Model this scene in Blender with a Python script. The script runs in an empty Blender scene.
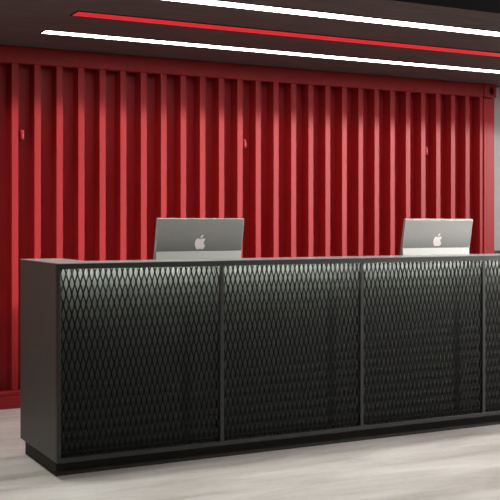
import bpy, bmesh, math, random
from mathutils import Vector, Matrix

random.seed(4)
S = bpy.context.scene
C = S.collection

# ---------------------------------------------------------------- camera
H = 1.303
cd = bpy.data.cameras.new('camera')
cam = bpy.data.objects.new('camera', cd)
C.objects.link(cam)
cam.location = (0, 0, H)
cam.rotation_euler = (math.radians(90), 0, -math.atan2(.4624, .8867))
cd.sensor_width = 36
cd.lens = 1025 / 500 * 36
cd.shift_y = -27 / 500
cd.clip_start = .05
S.camera = cam

# ---------------------------------------------------------------- light and exposure
STRIP_WHITE = 12.5      # radiance of the white ceiling strips
STRIP_RED = 0.50
MESH_LED = 130.0         # strip behind the counter mesh
ROOM_LIGHT = 32.0       # watts of each ceiling fixture in the hall in front
w = bpy.data.worlds.new('world')
S.world = w
w.use_nodes = True
w.node_tree.nodes['Background'].inputs[0].default_value = (1, .97, .95, 1)
w.node_tree.nodes['Background'].inputs[1].default_value = 0.07
S.view_settings.view_transform = 'Standard'
S.view_settings.look = 'None'
S.view_settings.gamma = 1
S.view_settings.exposure = 0.0


def area_light(name, loc, sx, sy, power, col=(1, .96, .92), rot=(0, 0, 0), spread=math.radians(100)):
    l = bpy.data.lights.new(name, 'AREA')
    l.shape = 'RECTANGLE'
    l.size = sx
    l.size_y = sy
    l.energy = power
    l.color = col
    l.spread = spread
    o = bpy.data.objects.new(name, l)
    o.location = loc
    o.rotation_euler = rot
    C.objects.link(o)
    return o


def aimed(name, loc, target, sx, sy, power, col, spread):
    d = Vector(target) - Vector(loc)
    return area_light(name, loc, sx, sy, power, col, d.to_track_quat('-Z', 'Y').to_euler(), spread)


# wall washer at the right side of the hall, aimed at the red wall
aimed('wall_washer', (12.5, .3, 3.3), (2.5, 7.1, 1.2), .7, .3, 104, (1, .96, .93), math.radians(33))
# two lamps of the hall in front of the desk, under its high ceiling
area_light('hall_light', (4.4, 2.6, 3.2), 5.0, .35, ROOM_LIGHT)
area_light('hall_light', (4.4, 0.6, 3.2), 5.0, .35, ROOM_LIGHT)
area_light('hall_light', (.75, 5.3, 3.2), .25, 2.2, ROOM_LIGHT * .95, (.93, 1, .94), spread=math.radians(140))  # added lamp, no known fixture: brightens the counter's left end panel


# ---------------------------------------------------------------- materials
def nt(name):
    m = bpy.data.materials.new(name)
    m.use_nodes = True
    return m, m.node_tree, m.node_tree.nodes['Principled BSDF']


def plain(name, col, rough=.5, metal=0.0, var=.08, scale=12.0, stretch=(1, 1, 1), bump=0.0, spec=.5, coat=0.0):
    m, t, b = nt(name)
    tc = t.nodes.new('ShaderNodeTexCoord')
    mp = t.nodes.new('ShaderNodeMapping')
    mp.inputs['Scale'].default_value = stretch
    nz = t.nodes.new('ShaderNodeTexNoise')
    nz.inputs['Scale'].default_value = scale
    nz.inputs['Detail'].default_value = 5
    rp = t.nodes.new('ShaderNodeValToRGB')
    rp.color_ramp.elements[0].position = .3
    rp.color_ramp.elements[1].position = .7
    rp.color_ramp.elements[0].color = tuple(c * (1 - var) for c in col) + (1,)
    rp.color_ramp.elements[1].color = tuple(min(1, c * (1 + var)) for c in col) + (1,)
    t.links.new(tc.outputs['Object'], mp.inputs[0])
    t.links.new(mp.outputs[0], nz.inputs['Vector'])
    t.links.new(nz.outputs['Fac'], rp.inputs[0])
    t.links.new(rp.outputs[0], b.inputs['Base Color'])
    b.inputs['Roughness'].default_value = rough
    b.inputs['Metallic'].default_value = metal
    b.inputs['Specular IOR Level'].default_value = spec
    b.inputs['Coat Weight'].default_value = coat
    if bump:
        bp = t.nodes.new('ShaderNodeBump')
        bp.inputs['Strength'].default_value = bump
        bp.inputs['Distance'].default_value = .004
        t.links.new(nz.outputs['Fac'], bp.inputs['Height'])
        t.links.new(bp.outputs[0], b.inputs['Normal'])
    return m


def glow(name, col, strength):
    m, t, b = nt(name)
    b.inputs['Base Color'].default_value = tuple(c * .6 for c in col) + (1,)
    b.inputs['Emission Color'].default_value = tuple(col) + (1,)
    b.inputs['Emission Strength'].default_value = strength
    return m


def floor_mat():
    m, t, b = nt('polished_concrete')
    N, L = t.nodes, t.links
    tc = N.new('ShaderNodeTexCoord')
    mp = N.new('ShaderNodeMapping')
    mp.inputs['Rotation'].default_value = (0, 0, math.radians(14))
    mp.inputs['Scale'].default_value = (.45, 1.9, 1)
    n1 = N.new('ShaderNodeTexNoise')
    n1.inputs['Scale'].default_value = 2.2
    n1.inputs['Detail'].default_value = 7
    n1.inputs['Roughness'].default_value = .6
    n1.inputs['Distortion'].default_value = .6
    r1 = N.new('ShaderNodeValToRGB')
    r1.color_ramp.elements[0].position = .3
    r1.color_ramp.elements[0].color = (.52, .465, .425, 1)
    r1.color_ramp.elements[1].position = .68
    r1.color_ramp.elements[1].color = (.84, .785, .75, 1)
    n2 = N.new('ShaderNodeTexNoise')
    n2.inputs['Scale'].default_value = 30
    n2.inputs['Detail'].default_value = 4
    mx = N.new('ShaderNodeMix')
    mx.data_type = 'RGBA'
    mx.blend_type = 'OVERLAY'
    mx.inputs[0].default_value = .18
    L.new(tc.outputs['Object'], mp.inputs[0])
    L.new(mp.outputs[0], n1.inputs['Vector'])
    L.new(tc.outputs['Object'], n2.inputs['Vector'])
    L.new(n1.outputs['Fac'], r1.inputs[0])
    L.new(r1.outputs[0], mx.inputs[6])
    L.new(n2.outputs['Fac'], mx.inputs[7])
    L.new(mx.outputs[2], b.inputs['Base Color'])
    b.inputs['Roughness'].default_value = .42
    b.inputs['Specular IOR Level'].default_value = .35
    return m


M = {
    'floor': floor_mat(),
    'wall': plain('pale_plaster', (.52, .51, .49), .8, var=.03, scale=4),
    'dark_wall': plain('dark_skirting', (.03, .03, .03), .5),
    'red': plain('red_container_paint', (.36, .016, .020), .5, var=.06, spec=.3, scale=3, stretch=(6, 6, .6)),
    'slab': plain('dark_ceiling_board', (.10, .090, .086), .75, var=.22, scale=5, stretch=(.8, 5, 5)),
    'slab_edge': plain('black_ceiling_edge', (.007, .0065, .007), .9, spec=.03),
    'slab_side': plain('grey_green_ceiling_edge', (.10, .12, .105), .7),
    'black_ceiling': plain('black_high_ceiling', (.008, .008, .0085), .9, spec=.05),
    'counter': plain('charcoal_laminate', (.048, .052, .045), .5, var=.10, scale=9, stretch=(1, 1, 5)),
    'counter_top': plain('grey_counter_top', (.40, .39, .38), .32, var=.08, scale=8),  # even grey, far paler than the charcoal sides
    'frame': plain('charcoal_steel_frame', (.019, .019, .0185), .45, var=.06, spec=.3),
    'mesh': plain('black_expanded_metal', (.005, .005, .005), .6, var=.1, spec=.08),
    'backing': plain('grey_backing_board', (.030, .0315, .029), .7, var=.05, spec=.15),
    'plinth': plain('black_plinth', (.004, .004, .004), .9, spec=.02),
    'kick': plain('shaded_kick_board', (.02, .02, .019), .6, spec=.15),  # counter laminate darkened for the shade on its front
    'desk': plain('dark_desk_board', (.06, .058, .055), .5),
    'alu': plain('satin_aluminium', (.31, .315, .30), .40, metal=.75, var=.02, scale=60),
    'alu_lit': plain('lit_aluminium', (.44, .455, .43), .5, metal=.1, var=.02, scale=60),  # same aluminium, with light put into its colour
    'logo': plain('polished_logo', (.80, .74, .73), .35, metal=.2, var=.02),
    'screen': plain('black_screen_glass', (.01, .01, .011), .1),
    'white_led': glow('white_led', (1, .97, .94), STRIP_WHITE),
    'red_led': glow('red_led', (1, .04, .05), STRIP_RED),
    'mesh_led': glow('cool_led', (.95, 1, .93), MESH_LED),
    'black': plain('black_hole_shade', (.003, .003, .003), .8),
}


# ---------------------------------------------------------------- helpers
def add_box(bm, x0, x1, y0, y1, z0, z1):
    v = [bm.verts.new(p) for p in
         [(x0, y0, z0), (x1, y0, z0), (x1, y1, z0), (x0, y1, z0), (x0, y0, z1), (x1, y0, z1), (x1, y1, z1), (x0, y1, z1)]]
    for f in [(0, 3, 2, 1), (4, 5, 6, 7), (0, 1, 5, 4), (1, 2, 6, 5), (2, 3, 7, 6), (3, 0, 4, 7)]:
        bm.faces.new([v[i] for i in f])


def obj(name, bm, mat, parent=None, bevel=0.0, smooth=False):
    me = bpy.data.meshes.new(name)
    bmesh.ops.recalc_face_normals(bm, faces=bm.faces)
    bm.to_mesh(me)
    bm.free()
    me.materials.append(mat)
    if smooth:
        for p in me.polygons:
            p.use_smooth = True
    o = bpy.data.objects.new(name, me)
    C.objects.link(o)
    if parent:
        o.parent = parent
    if bevel:
        b = o.modifiers.new('bevel', 'BEVEL')
        b.width = bevel
        b.segments = 2
        b.limit_method = 'ANGLE'
    return o


def box(name, x0, x1, y0, y1, z0, z1, mat, parent=None, bevel=0.0):
    """coordinates are relative to the parent"""
    bm = bmesh.new()
    add_box(bm, x0, x1, y0, y1, z0, z1)
    return obj(name, bm, mat, parent, bevel)


def thing(name, label, cat, loc=(0, 0, 0), group=None):
    o = bpy.data.objects.new(name, None)
    o.empty_display_size = .2
    C.objects.link(o)
    o.location = loc
    tag(o, label, cat, group)
    return o


def tag(o, label, cat, group=None):
    o['label'] = label
    o['category'] = cat
    if group:
        o['group'] = group
    return o


def struct(o, label=None):
    o['kind'] = 'structure'
    if label:
        o['label'] = label
    return o


# ---------------------------------------------------------------- the room
CZ = 2.549           # underside of the lowered ceiling
YF = 5.034           # front face of the counter
YW = 7.161           # front plane of the container side
struct(box('floor', -2.2, 13.5, -3.0, 7.42, -.10, 0, M['floor']), 'pale polished concrete floor')
struct(box('wall_back', -2.2, 13.5, 7.30, 7.42, 0, 3.4, M['wall']), 'pale plaster wall behind the red cladding')
struct(box('wall_left', -2.3, -2.2, -3.0, 7.42, 0, 3.4, M['wall']), 'pale plaster side wall')
struct(box('baseboard_back', 6.24, 9.5, 7.27, 7.30, 0, 1.05, M['dark_wall'], bevel=.004), 'dark wainscot on the pale wall')
bm = bmesh.new()
add_box(bm, 1.41, 9.5, 4.72, 7.30, CZ, CZ + .40)
sl = obj('ceiling', bm, M['slab'])
sl.data.materials.append(M['slab_edge'])
sl.data.materials.append(M['slab_side'])
for p in sl.data.polygons:
    if p.normal.y < -.9:
        p.material_index = 1
    if p.normal.x < -.9:
        p.material_index = 2
struct(sl, 'lowered dark charcoal ceiling slab')
struct(box('ceiling_high', -2.2, 13.5, -3.0, 7.42, 3.4, 3.5, M['black_ceiling']), 'black high ceiling')

# ---------------------------------------------------------------- ceiling strips
X0, X1 = 1.89, 9.2


def strip(yc, wdt, mat, label, name):
    t = thing(name, label, 'ceiling light', (X0, yc, CZ), 'linear lights in the lowered ceiling')
    box('diffuser', 0, X1 - X0, -wdt / 2, wdt / 2, -.004, 0, mat, t)
    bm = bmesh.new()
    e = .006
    add_box(bm, -e, X1 - X0 + e, -wdt / 2 - e, -wdt / 2, -.005, 0)
    add_box(bm, -e, X1 - X0 + e, wdt / 2, wdt / 2 + e, -.005, 0)
    add_box(bm, -e, 0, -wdt / 2, wdt / 2, -.005, 0)
    add_box(bm, X1 - X0, X1 - X0 + e, -wdt / 2, wdt / 2, -.005, 0)
    obj('trim_frame', bm, M['slab_edge'], t)
    return t


strip(6.525, .105, M['white_led'], 'white linear ceiling light nearest the red corrugated wall', 'linear_light')
strip(5.87, .13, M['red_led'], 'red linear ceiling light between the two white ones', 'linear_light')
strip(5.225, .115, M['white_led'], 'white linear ceiling light nearest the front edge of the ceiling', 'linear_light')

# ---------------------------------------------------------------- red container side
cont = thing('container_wall', 'red corrugated shipping container side standing behind the reception counter', 'container wall',
             (1.846, YW, 0))
cx = 1.846
P = .1616
FR, SL, DP = .046, .004, .105
xs = []
pts = []
K0, K1 = -7, 26
for k in range(K0, K1):
    x = k * P
    pts += [(x, 0), (x + FR, 0), (x + FR + SL, DP), (x + P - SL, DP)]
pts.append((K1 * P, 0))
pts.append((6.07 + .02 - cx, 0))
bm = bmesh.new()
lo = [bm.verts.new((x, y, .10)) for x, y in pts]
hi = [bm.verts.new((x, y, 2.44)) for x, y in pts]
for i in range(len(pts) - 1):
    bm.faces.new((lo[i], lo[i + 1], hi[i + 1], hi[i]))
cor = obj('corrugated_panel', bm, M['red'], cont)
sm = cor.modifiers.new('solid', 'SOLIDIFY')
sm.thickness = .004
sm.offset = -1
bv = cor.modifiers.new('bevel', 'BEVEL')
bv.width = .006
bv.segments = 3
bv.limit_method = 'ANGLE'
bv.angle_limit = math.radians(30)
XL = K0 * P - .16
XR = 6.085 - cx
box('top_rail', XL, XR, -.012, .06, 2.427, CZ - .001, M['red'], cont, .006)
br = box('bottom_rail', XL, XR, -.012, .06, 0.001, .088, M['red'], cont, .006)
box('rail_lip', XL, XR, -.004, .05, .088, .122, M['red'], br, .008)
box('corner_post', XL - .15, XL, -.012, .10, .001, CZ - .001, M['red'], cont, .006)
bm = bmesh.new()
add_box(bm, XR, XR + .035, -.012, .06, .12, 2.42)
add_box(bm, XR + .035, XR + .128, -.004, .10, .12, 2.42)
obj('corner_post', bm, M['red'], cont, .006)


def casting(z0, z1):
    """corner casting with an oval opening in its front"""
    bm = bmesh.new()
    x0, x1 = XR - .005, XR + .133
    cxh, czh = (x0 + x1) / 2 + .016, (z0 + z1) / 2
    n = 32
    inner, outer, back = [], [], []
    for i in range(n):
        a = 2 * math.pi * (i + .5) / n
        ca, sa = math.cos(a), math.sin(a)
        inner.append((cxh + .027 * ca, czh + .038 * sa))
        sx = ((x1 - cxh) if ca > 0 else (cxh - x0)) / max(1e-6, abs(ca))
        sz = (z1 - czh) / max(1e-6, abs(sa))
        r = min(sx, sz)
        outer.append((cxh + r * ca, czh + r * sa))
    y0, y1 = -.022, .10
    vi = [bm.verts.new((a, y0, b)) for a, b in inner]
    vo = [bm.verts.new((a, y0, b)) for a, b in outer]
    vb = [bm.verts.new((a, y0 + .03, b)) for a, b in inner]
    vk = [bm.verts.new((a, y1, b)) for a, b in outer]
    for i in range(n):
        j = (i + 1) % n
        bm.faces.new((vi[i], vi[j], vo[j], vo[i]))
        bm.faces.new((vi[i], vi[j], vb[j], vb[i]))
        bm.faces.new((vo[i], vo[j], vk[j], vk[i]))
    bm.faces.new(vb)
    bm.faces.new(vk)
    o = obj('corner_casting', bm, M['red'], cont)
    # black disc standing in for the shade inside the opening
    b2 = bmesh.new()
    f = [b2.verts.new((a, y0 + .0285, b)) for a, b in inner]
    g = [b2.verts.new((a, y0 + .0265, b)) for a, b in inner]
    b2.faces.new(f)
    b2.faces.new(g)
    for i in range(n):
        j = (i + 1) % n
        b2.faces.new((f[i], f[j], g[j], g[i]))
    obj('opening', b2, M['black'], o)
    return o


casting(2.425, CZ - .001)
casting(.001, .12)
for k, zz in ((0, 1.925), (11, 1.925), (22, 1.925)):
    x = k * P + FR + .022
    bm = bmesh.new()
    add_box(bm, x, x + .030, .035, DP + .002, zz - .030, zz + .040)
    add_box(bm, x + .004, x + .026, .025, .038, zz - .022, zz + .028)
    obj('vent', bm, M['red'], cont, .005)

# ---------------------------------------------------------------- reception counter
CX0 = 1.527
CT = 1.100
BB = .088
ctr = thing('reception_counter', 'long charcoal reception counter with black diamond mesh front lit from inside', 'reception counter',
            (CX0, YF, 0))
LEN = 3.70
LD = .25          # depth of the raised ledge
DEP = .70
EW = .236         # width of the return at the end
bm = bmesh.new()
add_box(bm, 0, .022, .0205, DEP, BB, CT - .004)
obj('end_panel', bm, M['counter'], ctr, .0015)
bm = bmesh.new()
add_box(bm, LEN - .022, LEN, .0205, DEP, BB, CT - .004)
obj('end_panel', bm, M['counter'], ctr, .0015)
# raised ledge and the return along the left end: one L shaped top
bm = bmesh.new()
Lp = [(0, 0), (LEN, 0), (LEN, LD), (EW, LD), (EW, DEP), (0, DEP)]
a = [bm.verts.new((x, y, CT - .004)) for x, y in Lp]
b = [bm.verts.new((x, y, CT)) for x, y in Lp]
bm.faces.new(a[::-1])
bm.faces.new(b)
for i in range(6):
    j = (i + 1) % 6
    bm.faces.new((a[i], a[j], b[j], b[i]))
obj('counter_top', bm, M['counter_top'], ctr, .0015)
# carcass behind the mesh and under the return
bm = bmesh.new()
add_box(bm, .022, LEN - .022, LD - .02, LD, BB + .001, CT - .005)
add_box(bm, EW - .02, EW, LD, DEP, BB + .001, CT - .005)
add_box(bm, .022, EW - .02, DEP - .02, DEP, BB + .001, CT - .005)
obj('carcass', bm, M['counter'], ctr)
box('base_shelf', .0225, LEN - .0225, .0205, LD - .0205, BB + .001, BB + .016, M['plinth'], ctr)
box('desk_top', EW + .001, LEN - .023, LD + .001, DEP + .05, .83, .86, M['desk'], ctr, .003)
box('plinth', .026, LEN - .026, .100, DEP - .01, .001, BB - .001, M['kick'], ctr)  # brought forward to stand in for the shadow under the counter
# front frame
divs = [0.926, 1.840, 2.757, 3.676]
box('top_frame', .0, LEN, -.001, .020, CT - .031, CT - .0045, M['frame'], ctr, .0015)
box('bottom_frame', .0, LEN, -.003, .020, BB, BB + .024, M['frame'], ctr, .0015)
box('frame_stile', .0, .020, -.001, .018, BB + .0245, CT - .032, M['frame'], ctr, .0015)
for d in divs:
    box('frame_stile', d - .011, d + .011, -.001, .018, BB + .0245, CT - .032, M['frame'], ctr, .0015)
edges = [.020] + divs
MW, MP = .0303, .1045
Z0, Z1 = BB + .024, CT - .031
for i in range(4):
    xa = edges[i] + (.011 if i else 0) + .001
    xb = edges[i + 1] - .011 - .001
    # grey board behind
    box('backing_board', (xa if i else xa) - (.011 if i else 0), xb + .011, .090, .098, Z0 + .001, Z1 + .014, M['backing'], ctr)
    # expanded metal: wavy strands that touch at the diamond tips
    bm = bmesh.new()
    n = int(round((xb - xa) / (MW / 2)))
    hw = (xb - xa) / n
    seg = 12
    step = MP / seg
    NZ = int((Z1 - Z0) / step)
    SW, SD = .0036, .0016
    y0 = .012
    for k in range(n):
        sg = 1 if k % 2 == 0 else -1
        ring = None
        for q in range(NZ + 1):
            z = Z1 - q * (Z1 - Z0) / NZ
            ph = (Z1 - z + .028) / MP * 2 * math.pi
            c = math.cos(ph)
            tri = 2 / math.pi * math.asin(max(-1, min(1, c)))
            wv = .72 * tri + .28 * c
            x = xa + (k + .5) * hw + sg * hw * .5 * wv
            r = [bm.verts.new((x + dx, y0 + dy, z)) for dx, dy in
                 ((-SW, -SD), (SW, -SD), (SW, SD), (-SW, SD))]
            if ring:
                for u in range(4):
                    v = (u + 1) % 4
                    bm.faces.new((ring[u], ring[v], r[v], r[u]))
            ring = r
    obj('mesh_panel', bm, M['mesh'], ctr)
    box('light_strip', xa + .01, xb - .01, .024, .040, Z1 + .002, Z1 + .006, M['mesh_led'], ctr)


# ---------------------------------------------------------------- computers
def logo_outline():
    """apple silhouette, unit size about 1 wide, centre at 0"""
    def bez(p0, p1, p2, p3, n=8):
        return [tuple(((1 - t) ** 3) * a + 3 * ((1 - t) ** 2) * t * b + 3 * (1 - t) * t * t * c + t ** 3 * d
                      for a, b, c, d in zip(p0, p1, p2, p3)) for t in [i / n for i in range(n)]]
    body = []
    body += bez((0, .42), (.10, .42), (.20, .50), (.30, .49))
    body += bez((.30, .49), (.38, .485), (.45, .44), (.49, .38))
    body += bez((.49, .38), (.28, .24), (.28, -.06), (.52, -.17))
    body += bez((.52, -.17), (.47, -.32), (.36, -.50), (.24, -.50))
    body += bez((.24, -.50), (.16, -.50), (.10, -.45), (.01, -.45))
    body += bez((.01, -.45), (-.08, -.45), (-.14, -.50), (-.22, -.50))
    body += bez((-.22, -.50), (-.38, -.50), (-.52, -.16), (-.52, .06))
    body += bez((-.52, .06), (-.52, .32), (-.38, .48), (-.22, .49))
    body += bez((-.22, .49), (-.14, .49), (-.07, .42), (0, .42))
    leaf = bez((-.02, .52), (-.02, .70), (.10, .80), (.25, .83)) + bez((.25, .83), (.26, .66), (.12, .52), (-.02, .52))
    return body, leaf


def computer(loc, label):
    t = thing('computer', label, 'computer', loc, 'silver computers on the reception counter')
    Wd, Ht, lean = .549, .345, math.radians(11.5)
    top = 1.326 - loc[2]
    # everything of the display is built upright around its top edge, then leaned
    R = Matrix.Translation((0, -.055, top)) @ Matrix.Rotation(lean, 4, 'X')

    def xf(bm):
        bmesh.ops.transform(bm, matrix=R, verts=bm.verts)
        return bm
    bend = .192
    # housing: side profile (y towards staff is +)
    prof = [(-.009, -.0015), (-.010, -.004), (-.010, -bend), (.002, -bend), (.002, -Ht + .002), (.010, -Ht + .002), (.010, 0), (-.007, 0)]
    bm = bmesh.new()
    A = [bm.verts.new((-Wd / 2, y, z)) for y, z in prof]
    B = [bm.verts.new((Wd / 2, y, z)) for y, z in prof]
    bm.faces.new(A)
    bm.faces.new(B[::-1])
    for i in range(len(prof)):
        j = (i + 1) % len(prof)
        bm.faces.new((A[i], B[i], B[j], A[j]))
    hs = obj('display_housing', xf(bm), M['alu'], t, .0012)
    # lower back: pale colour and outward wedge stand in for reflected ledge light
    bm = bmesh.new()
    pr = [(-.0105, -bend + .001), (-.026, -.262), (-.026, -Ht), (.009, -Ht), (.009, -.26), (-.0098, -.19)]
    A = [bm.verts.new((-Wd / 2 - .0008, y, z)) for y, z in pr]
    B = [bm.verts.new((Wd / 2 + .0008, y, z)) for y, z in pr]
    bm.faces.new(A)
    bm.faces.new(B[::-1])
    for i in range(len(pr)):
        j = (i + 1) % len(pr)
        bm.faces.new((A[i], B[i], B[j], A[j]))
    c = obj('lit_lower_back', xf(bm), M['alu_lit'], t, .0008)
    c['label'] = 'lower back of the housing, coloured paler for the light it reflects'
    # thin rim round the screen edge, coloured pale as if lit
    bm = bmesh.new()
    e = .0036
    add_box(bm, -Wd / 2 - e, Wd / 2 + e, -.0100, .012, 0, e)
    add_box(bm, -Wd / 2 - e, -Wd / 2, -.0100, .012, -Ht, 0)
    add_box(bm, Wd / 2, Wd / 2 + e, -.0100, .012, -Ht, 0)
    obj('edge_rim', xf(bm), M['alu_lit'], hs, .0008)
    bm = bmesh.new()
    add_box(bm, -Wd / 2 + .004, Wd / 2 - .004, .0101, .0125, -Ht + .045, -.004)
    obj('screen', xf(bm), M['screen'], hs)
    # logo
    body, leaf = logo_outline()
    bm = bmesh.new()
    s = .066
    for poly in (body, leaf):
        f = [bm.verts.new((x * s, -.0112, y * s - .146)) for x, y in poly]
        g = [bm.verts.new((x * s, -.0098, y * s - .146)) for x, y in poly]
        bm.faces.new(f)
        bm.faces.new(g[::-1])
        for i in range(len(f)):
            j = (i + 1) % len(f)
            bm.faces.new((f[i], f[j], g[j], g[i]))
    lg = obj('logo', xf(bm), M['logo'], hs)
    lg['label'] = 'pale apple shaped logo'
    # stand: bent arm and foot on the desk
    bm = bmesh.new()
    pr = [(-.050, top - .265), (-.060, top - .265), (-.085, .012), (-.075, 0), (.095, 0), (.095, .006), (-.070, .006), (-.076, .014)]
    A = [bm.verts.new((-.075, y, z)) for y, z in pr]
    B = [bm.verts.new((.075, y, z)) for y, z in pr]
    tri = [(0, 1, 2, 7), (7, 2, 3, 6), (6, 3, 4, 5)]
    for q in tri:
        bm.faces.new([A[i] for i in q])
        bm.faces.new([B[i] for i in q][::-1])
    for i in range(len(pr)):
        j = (i + 1) % len(pr)
        bm.faces.new((A[i], B[i], B[j], A[j]))
    obj('stand', bm, M['alu'], t, .001)
    return t


computer((2.519, 5.50, .8605), 'silver computer seen from behind, left of the two, above the first mesh panel divider')
computer((4.254, 5.50, .8605), 'silver computer seen from behind, right of the two, nearer the pale wall')
